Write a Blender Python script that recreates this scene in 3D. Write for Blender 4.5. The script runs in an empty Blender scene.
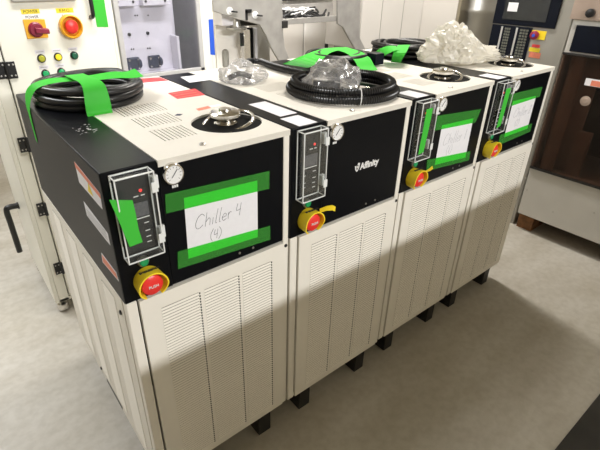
import bpy, bmesh, math, random
from mathutils import Vector, Matrix, noise
PI = math.pi
SC = bpy.context.scene
COL = SC.collection
rnd = random.Random(7)

# ------------------------------------------------------------------ camera
CAM = Vector((-0.250797, -0.996411, 1.703277))
CR = Vector((0.78642906, -0.61760158, 0.00988010))
CU = Vector((0.28938063, 0.38252285, 0.87745947))
CF = Vector((0.54569972, 0.68720052, -0.47954902))
FPX, PPX, PPY = 451.306, 300 - 13.920, 225 - 9.214

def at(px, py, **k):
    """a point of the place, measured off the photograph on a plane x, y or z = value"""
    ax = 'xyz'.index(list(k)[0]); v = list(k.values())[0]
    d = CR * ((px - PPX) / FPX) - CU * ((py - PPY) / FPX) + CF
    return CAM + d * ((v - CAM[ax]) / d[ax])

cd = bpy.data.cameras.new('camera')
cam = bpy.data.objects.new('camera', cd); COL.objects.link(cam)
cam.matrix_world = Matrix(((CR.x, CU.x, -CF.x, CAM.x), (CR.y, CU.y, -CF.y, CAM.y), (CR.z, CU.z, -CF.z, CAM.z), (0, 0, 0, 1)))
cd.sensor_width = 36; cd.lens = FPX / 600 * 36
cd.shift_x = 13.920 / 600; cd.shift_y = -9.214 / 600
cd.clip_start = 0.02
SC.camera = cam

# --------------------------------------------------------------- materials
def mat(name, color, rough=0.5, metal=0.0, var=0.0, scale=20.0, bump=0.0, bscale=300.0, spec=0.5, emit=None, coat=0.0):
    m = bpy.data.materials.new(name); m.use_nodes = True
    nt = m.node_tree; b = nt.nodes['Principled BSDF']
    b.inputs['Base Color'].default_value = (*color, 1)
    b.inputs['Roughness'].default_value = rough
    b.inputs['Metallic'].default_value = metal
    b.inputs['Specular IOR Level'].default_value = spec
    b.inputs['Coat Weight'].default_value = coat
    if emit:
        b.inputs['Emission Color'].default_value = (*emit[0], 1); b.inputs['Emission Strength'].default_value = emit[1]
    tc = nt.nodes.new('ShaderNodeTexCoord')
    if var > 0:
        n = nt.nodes.new('ShaderNodeTexNoise'); n.inputs['Scale'].default_value = scale; n.inputs['Detail'].default_value = 6
        r = nt.nodes.new('ShaderNodeValToRGB')
        r.color_ramp.elements[0].position = .3; r.color_ramp.elements[1].position = .7
        r.color_ramp.elements[0].color = (*[max(0, c * (1 - var)) for c in color], 1)
        r.color_ramp.elements[1].color = (*[min(1, c * (1 + var)) for c in color], 1)
        nt.links.new(tc.outputs['Object'], n.inputs['Vector']); nt.links.new(n.outputs['Fac'], r.inputs['Fac'])
        nt.links.new(r.outputs['Color'], b.inputs['Base Color'])
    if bump > 0:
        n2 = nt.nodes.new('ShaderNodeTexNoise'); n2.inputs['Scale'].default_value = bscale; n2.inputs['Detail'].default_value = 3
        bp = nt.nodes.new('ShaderNodeBump'); bp.inputs['Strength'].default_value = bump; bp.inputs['Distance'].default_value = 0.002
        nt.links.new(tc.outputs['Object'], n2.inputs['Vector']); nt.links.new(n2.outputs['Fac'], bp.inputs['Height'])
        nt.links.new(bp.outputs['Normal'], b.inputs['Normal'])
    return m

def sheet(name, color, transp, rough=0.15, gloss=0.25, tint=(1, 1, 1), transl=0.0, bump=0.0, bscale=60):
    """thin see-through sheet: part transparent, part diffuse, part glossy"""
    m = bpy.data.materials.new(name); m.use_nodes = True
    nt = m.node_tree; nt.nodes.clear()
    N = nt.nodes.new; L = nt.links.new
    out = N('ShaderNodeOutputMaterial'); tr = N('ShaderNodeBsdfTransparent'); df = N('ShaderNodeBsdfDiffuse')
    gl = N('ShaderNodeBsdfGlossy'); m1 = N('ShaderNodeMixShader'); m2 = N('ShaderNodeMixShader'); fr = N('ShaderNodeLayerWeight')
    mu = N('ShaderNodeMath'); mu.operation = 'MULTIPLY_ADD'
    tr.inputs['Color'].default_value = (*tint, 1); df.inputs['Color'].default_value = (*color, 1)
    gl.inputs['Roughness'].default_value = rough; gl.inputs['Color'].default_value = (.95, .95, .95, 1)
    fr.inputs['Blend'].default_value = 0.35
    body = df.outputs[0]
    if transl > 0:
        tl = N('ShaderNodeBsdfTranslucent'); tl.inputs['Color'].default_value = (*color, 1)
        m0 = N('ShaderNodeMixShader'); m0.inputs['Fac'].default_value = transl
        L(df.outputs[0], m0.inputs[1]); L(tl.outputs[0], m0.inputs[2]); body = m0.outputs[0]
    m1.inputs['Fac'].default_value = transp
    L(body, m1.inputs[1]); L(tr.outputs[0], m1.inputs[2])
    L(fr.outputs['Fresnel'], mu.inputs[0]); mu.inputs[1].default_value = gloss * 2; mu.inputs[2].default_value = gloss * 0.15
    mu.use_clamp = True
    L(mu.outputs[0], m2.inputs['Fac']); L(m1.outputs[0], m2.inputs[1]); L(gl.outputs[0], m2.inputs[2])
    L(m2.outputs[0], out.inputs['Surface'])
    if bump > 0:
        tc = N('ShaderNodeTexCoord'); n = N('ShaderNodeTexNoise'); n.inputs['Scale'].default_value = bscale; n.inputs['Detail'].default_value = 4
        bp = N('ShaderNodeBump'); bp.inputs['Strength'].default_value = bump; bp.inputs['Distance'].default_value = .01
        L(tc.outputs['Object'], n.inputs['Vector']); L(n.outputs['Fac'], bp.inputs['Height'])
        L(bp.outputs['Normal'], gl.inputs['Normal']); L(bp.outputs['Normal'], df.inputs['Normal'])
    return m

M = dict(
    beige=mat('beige_powder_coat', (.82, .79, .72), .45, var=.02, scale=6, bump=.05, bscale=900),
    beige_top_darkened=mat('beige_coat_darkened', (.73, .70, .635), .5, var=.03, scale=9, bump=.04, bscale=900),  # same beige paint, darkened because the tops catch too much lamp light
    black=mat('black_powder_coat', (.004, .0045, .006), .30, var=.10, scale=30, bump=.03, bscale=700, spec=.12),
    side_black_lit=mat('black_textured_paint_lit', (.021, .021, .022), .55, var=.12, scale=40, bump=.2, bscale=700, spec=.4),  # black textured paint, left side's lit tone put into the colour
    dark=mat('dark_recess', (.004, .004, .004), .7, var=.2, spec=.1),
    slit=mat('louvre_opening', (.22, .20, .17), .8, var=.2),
    foot=mat('black_skid_paint', (.008, .008, .008), .5, var=.2),
    chrome=mat('polished_steel', (.72, .70, .67), .16, 1.0, var=.06, scale=40),
    steel=mat('brushed_steel', (.50, .49, .47), .38, 1.0, var=.12, scale=30, bump=.05),
    steel_paint=mat('grey_steel_plate', (.37, .355, .335), .42, .35, var=.12, scale=14, bump=.06),
    stainless=mat('satin_stainless', (.46, .45, .42), .33, 1.0, var=.06, scale=8),
    white=mat('white_plastic', (.82, .82, .82), .4, var=.02),
    paper=mat('white_paper', (.80, .80, .84), .85, var=.02, scale=60, spec=.1),
    ink=mat('grey_pencil_ink', (.10, .10, .12), .8, var=.2),
    faintink=mat('faint_pencil_ink', (.42, .42, .46), .8, var=.1),
    blackink=mat('black_print', (.02, .02, .02), .7, var=.2),
    greyink=mat('grey_print', (.45, .45, .45), .7, var=.1),
    yellow=mat('yellow_plastic', (.95, .72, .03), .4, var=.03),
    orange=mat('amber_plate', (.85, .42, .02), .45, var=.05),
    red=mat('red_button_plastic', (.80, .035, .03), .32, var=.05),
    darkred=mat('dark_red_knob', (.24, .012, .04), .35, var=.08),
    redlabel=mat('red_label_print', (.72, .055, .06), .5, var=.06, scale=60),
    pinklabel=mat('salmon_label_print', (.78, .24, .15), .5, var=.1, scale=60),
    yellowlabel=mat('yellow_label_tape', (.85, .66, .03), .5, var=.05),
    green=mat('green_button', (.01, .30, .10), .3, var=.05),
    darkgreen=mat('dark_green_button', (.005, .10, .05), .3, var=.05),
    litgreen=mat('green_lamp_lens', (.01, .32, .10), .25, emit=((.02, .6, .2), .12)),
    litred=mat('red_indicator', (.8, .03, .03), .3, emit=((1, .05, .04), .8)),
    yellowlens=mat('yellow_lamp_lens', (.80, .66, .03), .25, emit=((.9, .7, .05), .2)),
    olive=mat('amber_green_lens', (.42, .42, .03), .3, var=.05),
    rubber=mat('black_cable_jacket', (.012, .012, .013), .36, var=.15, scale=30, spec=.5),
    hose=mat('black_corrugated_hose', (.014, .014, .015), .30, var=.15, spec=.6),
    cream=mat('cream_cabinet_paint', (.87, .86, .77), .30, var=.015, scale=4),
    cream_in=mat('pale_grey_bracket', (.80, .78, .83), .5, var=.04),
    grey_in=mat('grey_inner_panel', (.52, .52, .55), .45, var=.06),
    frame_grey=mat('grey_window_frame', (.50, .49, .48), .4, var=.05),
    navy=mat('navy_connector_plastic', (.012, .022, .055), .4, var=.1),
    navypanel=mat('navy_panel', (.004, .006, .013), .35, var=.1, spec=.15),
    whitecover=mat('off_white_cover', (.56, .53, .49), .45, var=.02, scale=5),
    machine_white=mat('white_machine_paint', (.86, .83, .79), .45, var=.02, scale=5),
    machine_grey=mat('warm_grey_machine_paint', (.33, .32, .29), .42, var=.04, scale=8),
    grey_light=mat('light_grey_panel_paint', (.57, .56, .53), .45, var=.03, scale=8),
    interior=mat('dark_machine_interior', (.015, .013, .012), .6, var=.3, scale=9),
    brown_reflect_parts=mat('brown_reflection_and_parts', (.36, .28, .23), .4, var=.12, scale=10),  # brown parts, and the imitated reflection behind the smoked window
    screen=mat('dark_display_glass', (.020, .022, .024), .15, var=.1),
    keys=mat('keypad_print', (.13, .135, .115), .5, var=.5, scale=160),
    keygrey=mat('grey_key_panel', (.10, .10, .11), .5, var=.3, scale=150),
    blue=mat('blue_tape', (.02, .10, .62), .5, var=.06),
    wood=mat('pallet_wood', (.17, .075, .025), .75, var=.45, scale=25, bump=.4, bscale=80),
    mat_rubber=mat('dark_rubber_mat', (.028, .026, .022), .8, var=.3, scale=5, bump=.2),
    dustwhite=mat('white_scuff', (.45, .45, .45), .8, var=.2),
    brass=mat('brass_fitting', (.55, .42, .18), .3, 1.0, var=.1),
)
M['tape'] = sheet('green_masking_tape', (.16, .60, .14), .82, rough=.5, gloss=.03, tint=(.44, .99, .42), transl=.0)
M['tapesolid'] = sheet('green_masking_tape_doubled', (.075, .62, .065), .10, rough=.5, gloss=.05, tint=(.3, .9, .3), transl=.15)
M['acrylic'] = sheet('clear_acrylic', (.8, .82, .82), .99, rough=.02, gloss=.05, tint=(.97, .98, .98))
M['acrylic_edge'] = sheet('acrylic_bright_edge', (.88, .90, .90), .10, rough=.12, gloss=.3)
M['cab_glass'] = sheet('enclosure_window_acrylic', (.6, .6, .62), .965, rough=.03, gloss=.06, tint=(.9, .9, .92))
M['smoked'] = sheet('smoked_brown_acrylic', (.03, .022, .018), .90, rough=.04, gloss=.10, tint=(.62, .53, .48))
M['bag'] = sheet('clear_polythene_bag', (.55, .55, .57), .74, rough=.14, gloss=.34, transl=.4, bump=.4, bscale=30)
M['film'] = sheet('crumpled_packing_film', (.84, .81, .73), .10, rough=.25, gloss=.22, transl=.35, bump=.5, bscale=35)

def floor_material():
    m = mat('polished_concrete', (.5, .48, .45), .34)
    nt = m.node_tree; b = nt.nodes['Principled BSDF']; N = nt.nodes.new; L = nt.links.new
    tc = N('ShaderNodeTexCoord')
    n1 = N('ShaderNodeTexNoise'); n1.inputs['Scale'].default_value = 1.7; n1.inputs['Detail'].default_value = 8; n1.inputs['Roughness'].default_value = .62
    n2 = N('ShaderNodeTexNoise'); n2.inputs['Scale'].default_value = 28; n2.inputs['Detail'].default_value = 5
    mp = N('ShaderNodeMapping'); mp.inputs['Scale'].default_value = (1.0, 2.2, 1); mp.inputs['Rotation'].default_value = (0, 0, .25)
    L(tc.outputs['Object'], mp.inputs['Vector']); L(mp.outputs[0], n1.inputs['Vector']); L(tc.outputs['Object'], n2.inputs['Vector'])
    r1 = N('ShaderNodeValToRGB'); r1.color_ramp.elements[0].position = .33; r1.color_ramp.elements[1].position = .68
    r1.color_ramp.elements[0].color = (.44, .41, .35, 1); r1.color_ramp.elements[1].color = (.575, .555, .51, 1)
    mx = N('ShaderNodeMix'); mx.data_type = 'RGBA'; mx.blend_type = 'MULTIPLY'; mx.inputs['Factor'].default_value = .35
    r2 = N('ShaderNodeValToRGB'); r2.color_ramp.elements[0].position = .35; r2.color_ramp.elements[1].position = .6
    r2.color_ramp.elements[0].color = (.72, .70, .66, 1); r2.color_ramp.elements[1].color = (1, 1, 1, 1)
    L(n1.outputs['Fac'], r1.inputs['Fac']); L(n2.outputs['Fac'], r2.inputs['Fac'])
    L(r1.outputs['Color'], mx.inputs['A']); L(r2.outputs['Color'], mx.inputs['B']); L(mx.outputs['Result'], b.inputs['Base Color'])
    mr = N('ShaderNodeMapRange'); mr.inputs['To Min'].default_value = .28; mr.inputs['To Max'].default_value = .5
    L(n1.outputs['Fac'], mr.inputs['Value']); L(mr.outputs[0], b.inputs['Roughness'])
    return m
M['floor'] = floor_material()
M['wall'] = mat('painted_wall', (.42, .375, .28), .8, var=.02, scale=3)
M['light_blocker'] = mat('pale_light_blocker', (.72, .66, .54), .7, var=.02, scale=3)  # kept pale so the added blocker bounces light onto the fronts
M['ceiling'] = mat('ceiling_paint', (.45, .39, .28), .8, var=.02, scale=3)

# ----------------------------------------------------------------- builder
REMAP = [None]
def chiller_scale(v):      # front heights as measured -> real heights
    x, y, z = v
    if z >= .8646: return (x, y, .9163 + (z - .8646) * 1.0308)
    return (x, y, z * .130 / .088 if z <= .088 else .130 + (z - .088) * 1.01249)
def cabinet_scale(v): return (v[0] * .975, v[1], v[2] * 1.0142)
class MB:
    def __init__(s): s.v = []; s.f = []; s.m = []; s.sm = []
    def add(s, vs, fs, m=0, smooth=False):
        o = len(s.v); s.v += [tuple(v) for v in vs]
        for f in fs: s.f.append([i + o for i in f]); s.m.append(m); s.sm.append(smooth)
        return s
    def box(s, x0, x1, y0, y1, z0, z1, m=0):
        return s.add([(x, y, z) for z in (z0, z1) for y in (y0, y1) for x in (x0, x1)],
                     [(0, 2, 3, 1), (4, 5, 7, 6), (0, 1, 5, 4), (2, 6, 7, 3), (0, 4, 6, 2), (1, 3, 7, 5)], m)
    def hexa(s, p, m=0):   # 4 bottom pts + 4 top pts, same winding
        return s.add(p, [(0, 3, 2, 1), (4, 5, 6, 7), (0, 1, 5, 4), (1, 2, 6, 5), (2, 3, 7, 6), (3, 0, 4, 7)], m)
    def prism(s, poly, fn, d0, d1, m=0):   # poly 2d, fn(u,v,d)->xyz
        n = len(poly); vs = [fn(u, v, d0) for u, v in poly] + [fn(u, v, d1) for u, v in poly]
        fs = [tuple(range(n))[::-1], tuple(range(n, 2 * n))] + [(i, (i + 1) % n, n + (i + 1) % n, n + i) for i in range(n)]
        return s.add(vs, fs, m)
    def lathe(s, prof, o, axis=(0, 0, 1), n=28, m=0, closed=False):
        a = Vector(axis).normalized(); t = Vector((1, 0, 0)) if abs(a.x) < .9 else Vector((0, 0, 1))
        e1 = a.cross(t).normalized(); e2 = a.cross(e1); o = Vector(o); vs = []; fs = []
        for r, h in prof:
            for k in range(n):
                w = 2 * PI * k / n; vs.append(o + a * h + (e1 * math.cos(w) + e2 * math.sin(w)) * r)
        for i in range(len(prof) - 1):
            for k in range(n): fs.append((i * n + k, i * n + (k + 1) % n, (i + 1) * n + (k + 1) % n, (i + 1) * n + k))
        if prof[0][0] > 1e-6: fs.append(tuple(range(n))[::-1])
        if prof[-1][0] > 1e-6: fs.append(tuple((len(prof) - 1) * n + k for k in range(n)))
        return s.add(vs, fs, m, True)
    def cyl(s, p0, p1, r, n=20, m=0, r1=None):
        p0 = Vector(p0); d = Vector(p1) - p0
        return s.lathe([(r, 0), (r if r1 is None else r1, d.length)], p0, d, n, m)
    def tube(s, pts, r, n=10, m=0, closed=False):
        pts = [Vector(p) for p in pts]; N = len(pts); vs = []; fs = []; up = None
        for i, p in enumerate(pts):
            if closed: t = pts[(i + 1) % N] - pts[i - 1]
            else: t = pts[min(i + 1, N - 1)] - pts[max(i - 1, 0)]
            t.normalize()
            if up is None: up = Vector((0, 0, 1)) if abs(t.z) < .9 else Vector((1, 0, 0))
            e1 = up - t * up.dot(t)
            if e1.length < 1e-5: e1 = t.orthogonal()
            e1.normalize(); e2 = t.cross(e1); up = e1
            rr = r(i) if callable(r) else r
            for k in range(n):
                w = 2 * PI * k / n; vs.append(p + (e1 * math.cos(w) + e2 * math.sin(w)) * rr)
        for i in range(N if closed else N - 1):
            j = (i + 1) % N
            for k in range(n): fs.append((i * n + k, i * n + (k + 1) % n, j * n + (k + 1) % n, j * n + k))
        if not closed: fs += [tuple(range(n))[::-1], tuple((N - 1) * n + k for k in range(n))]
        return s.add(vs, fs, m, True)
    def strip(s, L, R, m=0, thick=0.0006):   # ribbon between two edge polylines, solid
        L = [Vector(a) for a in L]; R = [Vector(a) for a in R]; n = len(L); vs = []
        for i in range(n):
            t = (L[min(i + 1, n - 1)] - L[max(i - 1, 0)]); w = R[i] - L[i]; nn = w.cross(t)
            nn = nn.normalized() * thick if nn.length > 1e-9 else Vector((0, 0, thick))
            vs += [L[i], R[i], R[i] + nn, L[i] + nn]
        fs = []
        for i in range(n - 1):
            a = 4 * i; b = a + 4
            fs += [(a, a + 1, b + 1, b), (a + 1, a + 2, b + 2, b + 1), (a + 2, a + 3, b + 3, b + 2), (a + 3, a, b, b + 3)]
        fs += [(3, 2, 1, 0), (4 * n - 4, 4 * n - 3, 4 * n - 2, 4 * n - 1)]
        return s.add(vs, fs, m, True)
    def build(s, name, mats, parent=None, bevel=0.0, smooth=None, angle=40, seg=2):
        me = bpy.data.meshes.new(name); me.from_pydata([REMAP[0](v) for v in s.v] if REMAP[0] else s.v, [], s.f)
        bm = bmesh.new(); bm.from_mesh(me); bmesh.ops.recalc_face_normals(bm, faces=bm.faces); bm.to_mesh(me); bm.free()
        if not isinstance(mats, (list, tuple)): mats = [mats]
        for a in mats: me.materials.append(M[a] if isinstance(a, str) else a)
        for p, mi, sm in zip(me.polygons, s.m, s.sm): p.material_index = mi; p.use_smooth = sm if smooth is None else smooth
        me.set_sharp_from_angle(angle=math.radians(angle))
        o = bpy.data.objects.new(name, me); COL.objects.link(o)
        if bevel > 0:
            b = o.modifiers.new('bevel', 'BEVEL'); b.width = bevel; b.segments = seg; b.limit_method = 'ANGLE'; b.angle_limit = math.radians(35)
        if parent: o.parent = parent
        return o

def tag(o, label=None, cat=None, group=None, kind=None):
    if label: o['label'] = label
    if cat: o['category'] = cat
    if group: o['group'] = group
    if kind: o['kind'] = kind
    return o
def thing(name, label, cat, loc=(0, 0, 0), group=None):
    o = bpy.data.objects.new(name, None); COL.objects.link(o); o.location = loc; o.empty_display_size = .1
    return tag(o, label, cat, group)
def copy_tree(o, parent=None):
    c = o.copy(); COL.objects.link(c)
    if parent: c.parent = parent
    for ch in list(o.children): copy_tree(ch, c)
    return c
def plate(name, outer, holes, z0, z1, material, parent):
    """flat plate with true holes, from a filled 2D curve"""
    cu = bpy.data.curves.new(name, 'CURVE'); cu.dimensions = '2D'; cu.fill_mode = 'BOTH'; cu.extrude = (z1 - z0) / 2
    for poly in [outer] + holes:
        sp = cu.splines.new('POLY'); sp.points.add(len(poly) - 1); sp.use_cyclic_u = True
        for q, (x, y) in zip(sp.points, poly): q.co = (x, y, 0, 1)
    tmp = bpy.data.objects.new('tmp', cu); COL.objects.link(tmp)
    dg = bpy.context.evaluated_depsgraph_get(); me = bpy.data.meshes.new_from_object(tmp.evaluated_get(dg))
    bpy.data.objects.remove(tmp); me.name = name
    for v in me.vertices: v.co.z += (z0 + z1) / 2
    if REMAP[0]:
        for v in me.vertices: v.co = REMAP[0](v.co)
    me.materials.clear(); me.materials.append(M[material])
    for p in me.polygons: p.use_smooth = False
    o = bpy.data.objects.new(name, me); COL.objects.link(o); o.parent = parent
    return o
def text(name, s, size, mtx, material, parent=None, extrude=.0002, align='LEFT', shear=0, bold=0.0):
    cu = bpy.data.curves.new(name, 'FONT'); cu.body = s; cu.size = size; cu.extrude = extrude; cu.align_x = align; cu.shear = shear; cu.offset = bold
    tmp = bpy.data.objects.new('tmp', cu); COL.objects.link(tmp)
    dg = bpy.context.evaluated_depsgraph_get(); me = bpy.data.meshes.new_from_object(tmp.evaluated_get(dg))
    bpy.data.objects.remove(tmp); me.name = name; me.transform(mtx)
    if REMAP[0]:
        for v in me.vertices: v.co = REMAP[0](v.co)
    me.materials.clear(); me.materials.append(M[material])
    o = bpy.data.objects.new(name, me); COL.objects.link(o)
    if parent: o.parent = parent
    return o
def front_mtx(x, y, z, slope=0.0):     # text facing -y
    return Matrix.Translation((x, y, z)) @ Matrix.Rotation(-slope, 4, 'Y') @ Matrix.Rotation(PI / 2, 4, 'X')
def left_mtx(x, y, z):      # text facing -x
    return Matrix.Translation((x, y, z)) @ Matrix.Rotation(-PI / 2, 4, 'Z') @ Matrix.Rotation(PI / 2, 4, 'X')
def circle(cx, cy, r, n=40): return [(cx + r * math.cos(2 * PI * k / n), cy + r * math.sin(2 * PI * k / n)) for k in range(n)]
def catmull(pts, k=8):
    pts = [Vector(p) for p in pts]; out = []
    for i in range(len(pts) - 1):
        p0 = pts[max(i - 1, 0)]; p1 = pts[i]; p2 = pts[i + 1]; p3 = pts[min(i + 2, len(pts) - 1)]
        for j in range(k):
            t = j / k
            out.append(.5 * ((2 * p1) + (p2 - p0) * t + (2 * p0 - 5 * p1 + 4 * p2 - p3) * t * t + (3 * p1 - p0 - 3 * p2 + p3) * t ** 3))
    return out + [pts[-1]]

# ------------------------------------------------------------ setting
def struct(name, mb, m):
    return tag(mb.build(name, m), kind='structure')
RX0, RX1, RY0, RY1, RZ = -3.6, 4.6, -4.8, 4.2, 3.4
struct('floor', MB().box(RX0, RX1, RY0, RY1, -.1, 0), 'floor')
struct('ceiling', MB().box(RX0, RX1, RY0, RY1, RZ, RZ + .1), 'ceiling')
struct('wall_back', MB().box(RX0, RX1, RY1, RY1 + .1, 0, RZ), 'wall')
struct('wall_front', MB().box(RX0, RX1, RY0 - .1, RY0, 0, RZ), 'wall')
struct('wall_left', MB().box(RX0 - .1, RX0, RY0, RY1, 0, RZ), 'wall')
struct('wall_right', MB().box(RX1, RX1 + .1, RY0, RY1, 0, RZ), 'wall')
struct('light_blocker_front', MB().box(-.35, 2.35, -1.80, -1.70, 0, 1.665), 'light_blocker')  # unseen block added to cast the shadow line across the chiller fronts

# ------------------------------------------------------------ chiller
W, D, ZT, ZD, ZB = .55, .9134, 1.2307, .8646, .088   # heights as measured; REMAP turns them into real ones
ZTOP = 1.2937
CX = [0.0, .5565, 1.1210, 1.6775]
PITCH = .0106

def build_chiller():
    REMAP[0] = chiller_scale
    t = thing('chiller', '', 'chiller')
    # black upper housing: left column and front plate in one shell
    mb = MB().box(0, .137, 0, D, ZD, ZT)
    mb.box(.1369, .528, 0.0004, .02, ZD + .003, ZT - .013)
    mb.build('control_housing', 'black', t, bevel=.0025)
    MB().box(-.0008, .0002, .004, D - .004, ZD, ZT - .004).build('side_cover', 'side_black_lit', t)
    # inner carcass so nothing is seen through the holes
    MB().box(.14, .54, .15, D - .01, ZB + .02, ZT - .16).build('inner_casing', 'dark', t)
    # beige frame: right post, left front post, base rail, right wall, back
    mb = MB().box(.5285, W, -.001, .03, ZB, ZT - .004)
    mb.box(0.0, .0295, -.001, .03, ZB, ZD - .001)
    mb.box(.0295, .5285, .002, .03, ZB, ZB + .02)
    mb.box(W - .008, W, .03, D, ZB, ZT - .0065)
    mb.box(.0, W - .008, D - .008, D, ZB, ZD - .002)
    mb.box(.137, W - .008, D - .008, D, ZD, ZT - .0065)
    mb.box(0, .012, D - .03, D - .008, ZB, ZD - .002)
    mb.box(.02, W - .01, .03, D - .01, ZB, ZB + .01)
    mb.build('cabinet_frame', 'beige', t, bevel=.003)
    # front door with three columns of pressed louvres
    mb = MB().box(.0345, .5275, -.006, .010, ZB + .004, ZD - .004)
    for (a, b) in ((.090, .209), (.226, .346), (.362, .474)):
        z = .124
        while z < .812:
            mb.add([(a, -.006, z), (b, -.006, z), (b, -.0086, z + .0006), (a, -.0086, z + .0006), (a, -.006, z + .0074), (b, -.006, z + .0074)],
                   [(0, 1, 2, 3), (3, 2, 5, 4), (0, 3, 4), (1, 5, 2)], 0)
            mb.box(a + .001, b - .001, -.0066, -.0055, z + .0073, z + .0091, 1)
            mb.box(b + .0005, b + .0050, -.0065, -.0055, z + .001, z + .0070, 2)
            z += PITCH
    mb.build('front_door', ['beige', 'slit', 'dark'], t)
    # left side panel, louvred in columns
    mb = MB().box(-.0012, .008, .032, D - .03, ZB + .004, ZD - .002)
    for (a, b) in ((.100, .205), (.285, .39), (.475, .58), (.665, .77)):
        z = .15
        while z < .82:
            mb.add([(-.0012, a, z), (-.0012, b, z), (-.0036, b, z + .0006), (-.0036, a, z + .0006), (-.0012, a, z + .0074), (-.0012, b, z + .0074)],
                   [(0, 1, 2, 3), (3, 2, 5, 4), (0, 3, 4), (1, 5, 2)], 0)
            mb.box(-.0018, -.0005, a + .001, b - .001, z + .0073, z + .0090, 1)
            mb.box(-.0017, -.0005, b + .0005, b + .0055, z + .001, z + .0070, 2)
            z += PITCH
    sp = mb.build('side_panel', ['beige', 'slit', 'dark'], t)
    for y, z in ((.06, .80), (.07, .125), (.60, .125)):
        MB().lathe([(.0075, 0), (.0075, .003), (.005, .005), (0, .005)], (-.0012, y, z), (-1, 0, 0), 12).build('screw', 'rubber', sp)
    MB().box(-.0028, 0, .36, .54, ZB + .012, ZB + .026).build('forklift_slot', 'foot', t)
    for x in (.075, .42):
        MB().box(x, x + .06, .012, D - .02, 0, ZB - .0002).build('skid', 'foot', t, bevel=.003)
    # top cover with filler opening and slots
    holes = [circle(.440, .170, .108, 48)]
    for (x0, y1, n, ln) in ((.210, .515, 13, .115), (.216, .368, 11, .108), (.214, .224, 9, .108)):
        for k in range(n):
            x = x0 + k * .0118
            holes.append([(x, y1 - ln), (x + .0042, y1 - ln), (x + .0042, y1), (x, y1)])
    tc = plate('top_cover', [(.1385, -.0035), (W, -.0035), (W, D), (.1385, D)], holes, ZT - .0065, ZT, 'beige_top_darkened', t)
    mb = MB().box(.1385, W, -.0035, 0, ZT - .017, ZT - .006); mb.build('front_lip', 'beige_top_darkened', tc)
    MB().lathe([(.009, 0), (.009, .003), (.006, .005), (0, .005)], (.281, .033, ZT), n=14).build('screw', 'steel', tc)
    # filler well and fittings
    MB().lathe([(.1085, 0), (.1085, -.10), (0, -.10)], (.440, .170, ZT - .0066), n=40).build('filler_well', 'dark', t)
    wz = ZT - .106
    mb = MB().lathe([(.052, 0), (.052, .02), (.036, .024), (.033, .085), (.036, .09), (.036, .10)], (.445, .185, wz), n=32)
    mb.build('filler_neck', 'chrome', t)
    mb = MB().lathe([(.0, .142), (.018, .142), (.020, .136), (.043, .134), (.047, .130), (.047, .121), (.038, .115), (.030, .098)], (.445, .185, wz), n=36)
    mb.build('filler_cap', 'chrome', t)
    ring = [(.452 + .080 * math.cos(a), .178 + .066 * math.sin(a), ZT - .004 + .014 * math.sin(a + 1.1)) for a in [2 * PI * k / 48 for k in range(48)]]
    MB().tube(ring, .0065, 10, closed=True).build('clamp_ring', 'chrome', t)
    mb = MB().box(.375, .395, .115, .15, ZT - .035, ZT - .008).cyl((.385, .13, ZT - .02), (.36, .095, ZT - .014), .006)
    mb.cyl((.41, .10, ZT - .03), (.405, .088, ZT - .012), .012).cyl((.47, .10, ZT - .03), (.474, .09, ZT - .014), .011)
    mb.box(.43, .50, .108, .125, ZT - .045, ZT - .02)
    mb.build('clamp_bolt', 'chrome', t, bevel=.002)
    MB().tube(catmull([(.37, .26, ZT - .06), (.40, .25, ZT - .03), (.45, .25, ZT - .02), (.50, .23, ZT - .05)]), .011, 10).build('overflow_hose', 'rubber', t)
    # pressure gauge
    gc = (.171, 0.0004, 1.192)
    g = MB().lathe([(.0275, 0), (.0275, .016), (.0262, .019), (.0235, .0195), (.0230, .0165)], gc, (0, -1, 0), 36).build('pressure_gauge', 'chrome', t)
    mb = MB().lathe([(.0232, .0150), (.0232, .0168), (0, .0168)], gc, (0, -1, 0), 32)
    for k in range(11):
        a = math.radians(225 - 27 * k); c, s_ = math.cos(a), math.sin(a)
        mb.hexa([(gc[0] + c * r + -s_ * w, gc[1] - y, gc[2] + s_ * r + c * w) for y in (.0166, .0172) for r, w in ((.016, -.0005), (.0205, -.0005), (.0205, .0005), (.016, .0005))], 1)
    mb.build('dial', ['white', 'blackink'], g)
    a = math.radians(50)
    MB().tube([(gc[0] - .010 * math.cos(a), gc[1] - .0178, gc[2] - .010 * math.sin(a)), (gc[0] + .016 * math.cos(a), gc[1] - .0178, gc[2] + .016 * math.sin(a))], .0009, 6).build('needle', 'blackink', g)
    mb = MB()
    for k in range(3): mb.box(.169 + k * .006, .1735 + k * .006, -.0006, .0004, 1.150, 1.157)
    mb.build('gauge_marking', 'white', t)
    # controller behind the clear box
    c = MB().box(.028, .102, -.006, .0, 1.012, 1.210).build('controller', 'screen', t, bevel=.001)
    MB().box(.044, .098, -.008, -.006, 1.104, 1.140).build('keypad', 'keygrey', c)
    MB().lathe([(.004, 0), (.004, .0015), (0, .0015)], (.085, -.006, 1.170), (0, -1, 0), 12).build('red_indicator', 'litred', c)
    mb = MB()
    mb.box(.046, .098, -.0068, -.0058, 1.0975, 1.1000)
    for z in (1.082, 1.060, 1.043, 1.028): mb.box(.082, .094, -.0068, -.0058, z, z + .0022)
    mb.box(.066, .078, -.0068, -.0058, 1.156, 1.1585).box(.084, .094, -.0068, -.0058, 1.156, 1.1585)
    for z in (1.074, 1.05, 1.035): mb.box(.045, .053, -.0068, -.0058, z, z + .0015)
    mb.build('scale_marks', 'white', c)
    # clear acrylic box over it
    x0, x1, z0, z1, y0, y1 = .018, .114, 1.000, 1.222, -.036, -.0002
    mb = MB(); th = .0018
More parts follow.
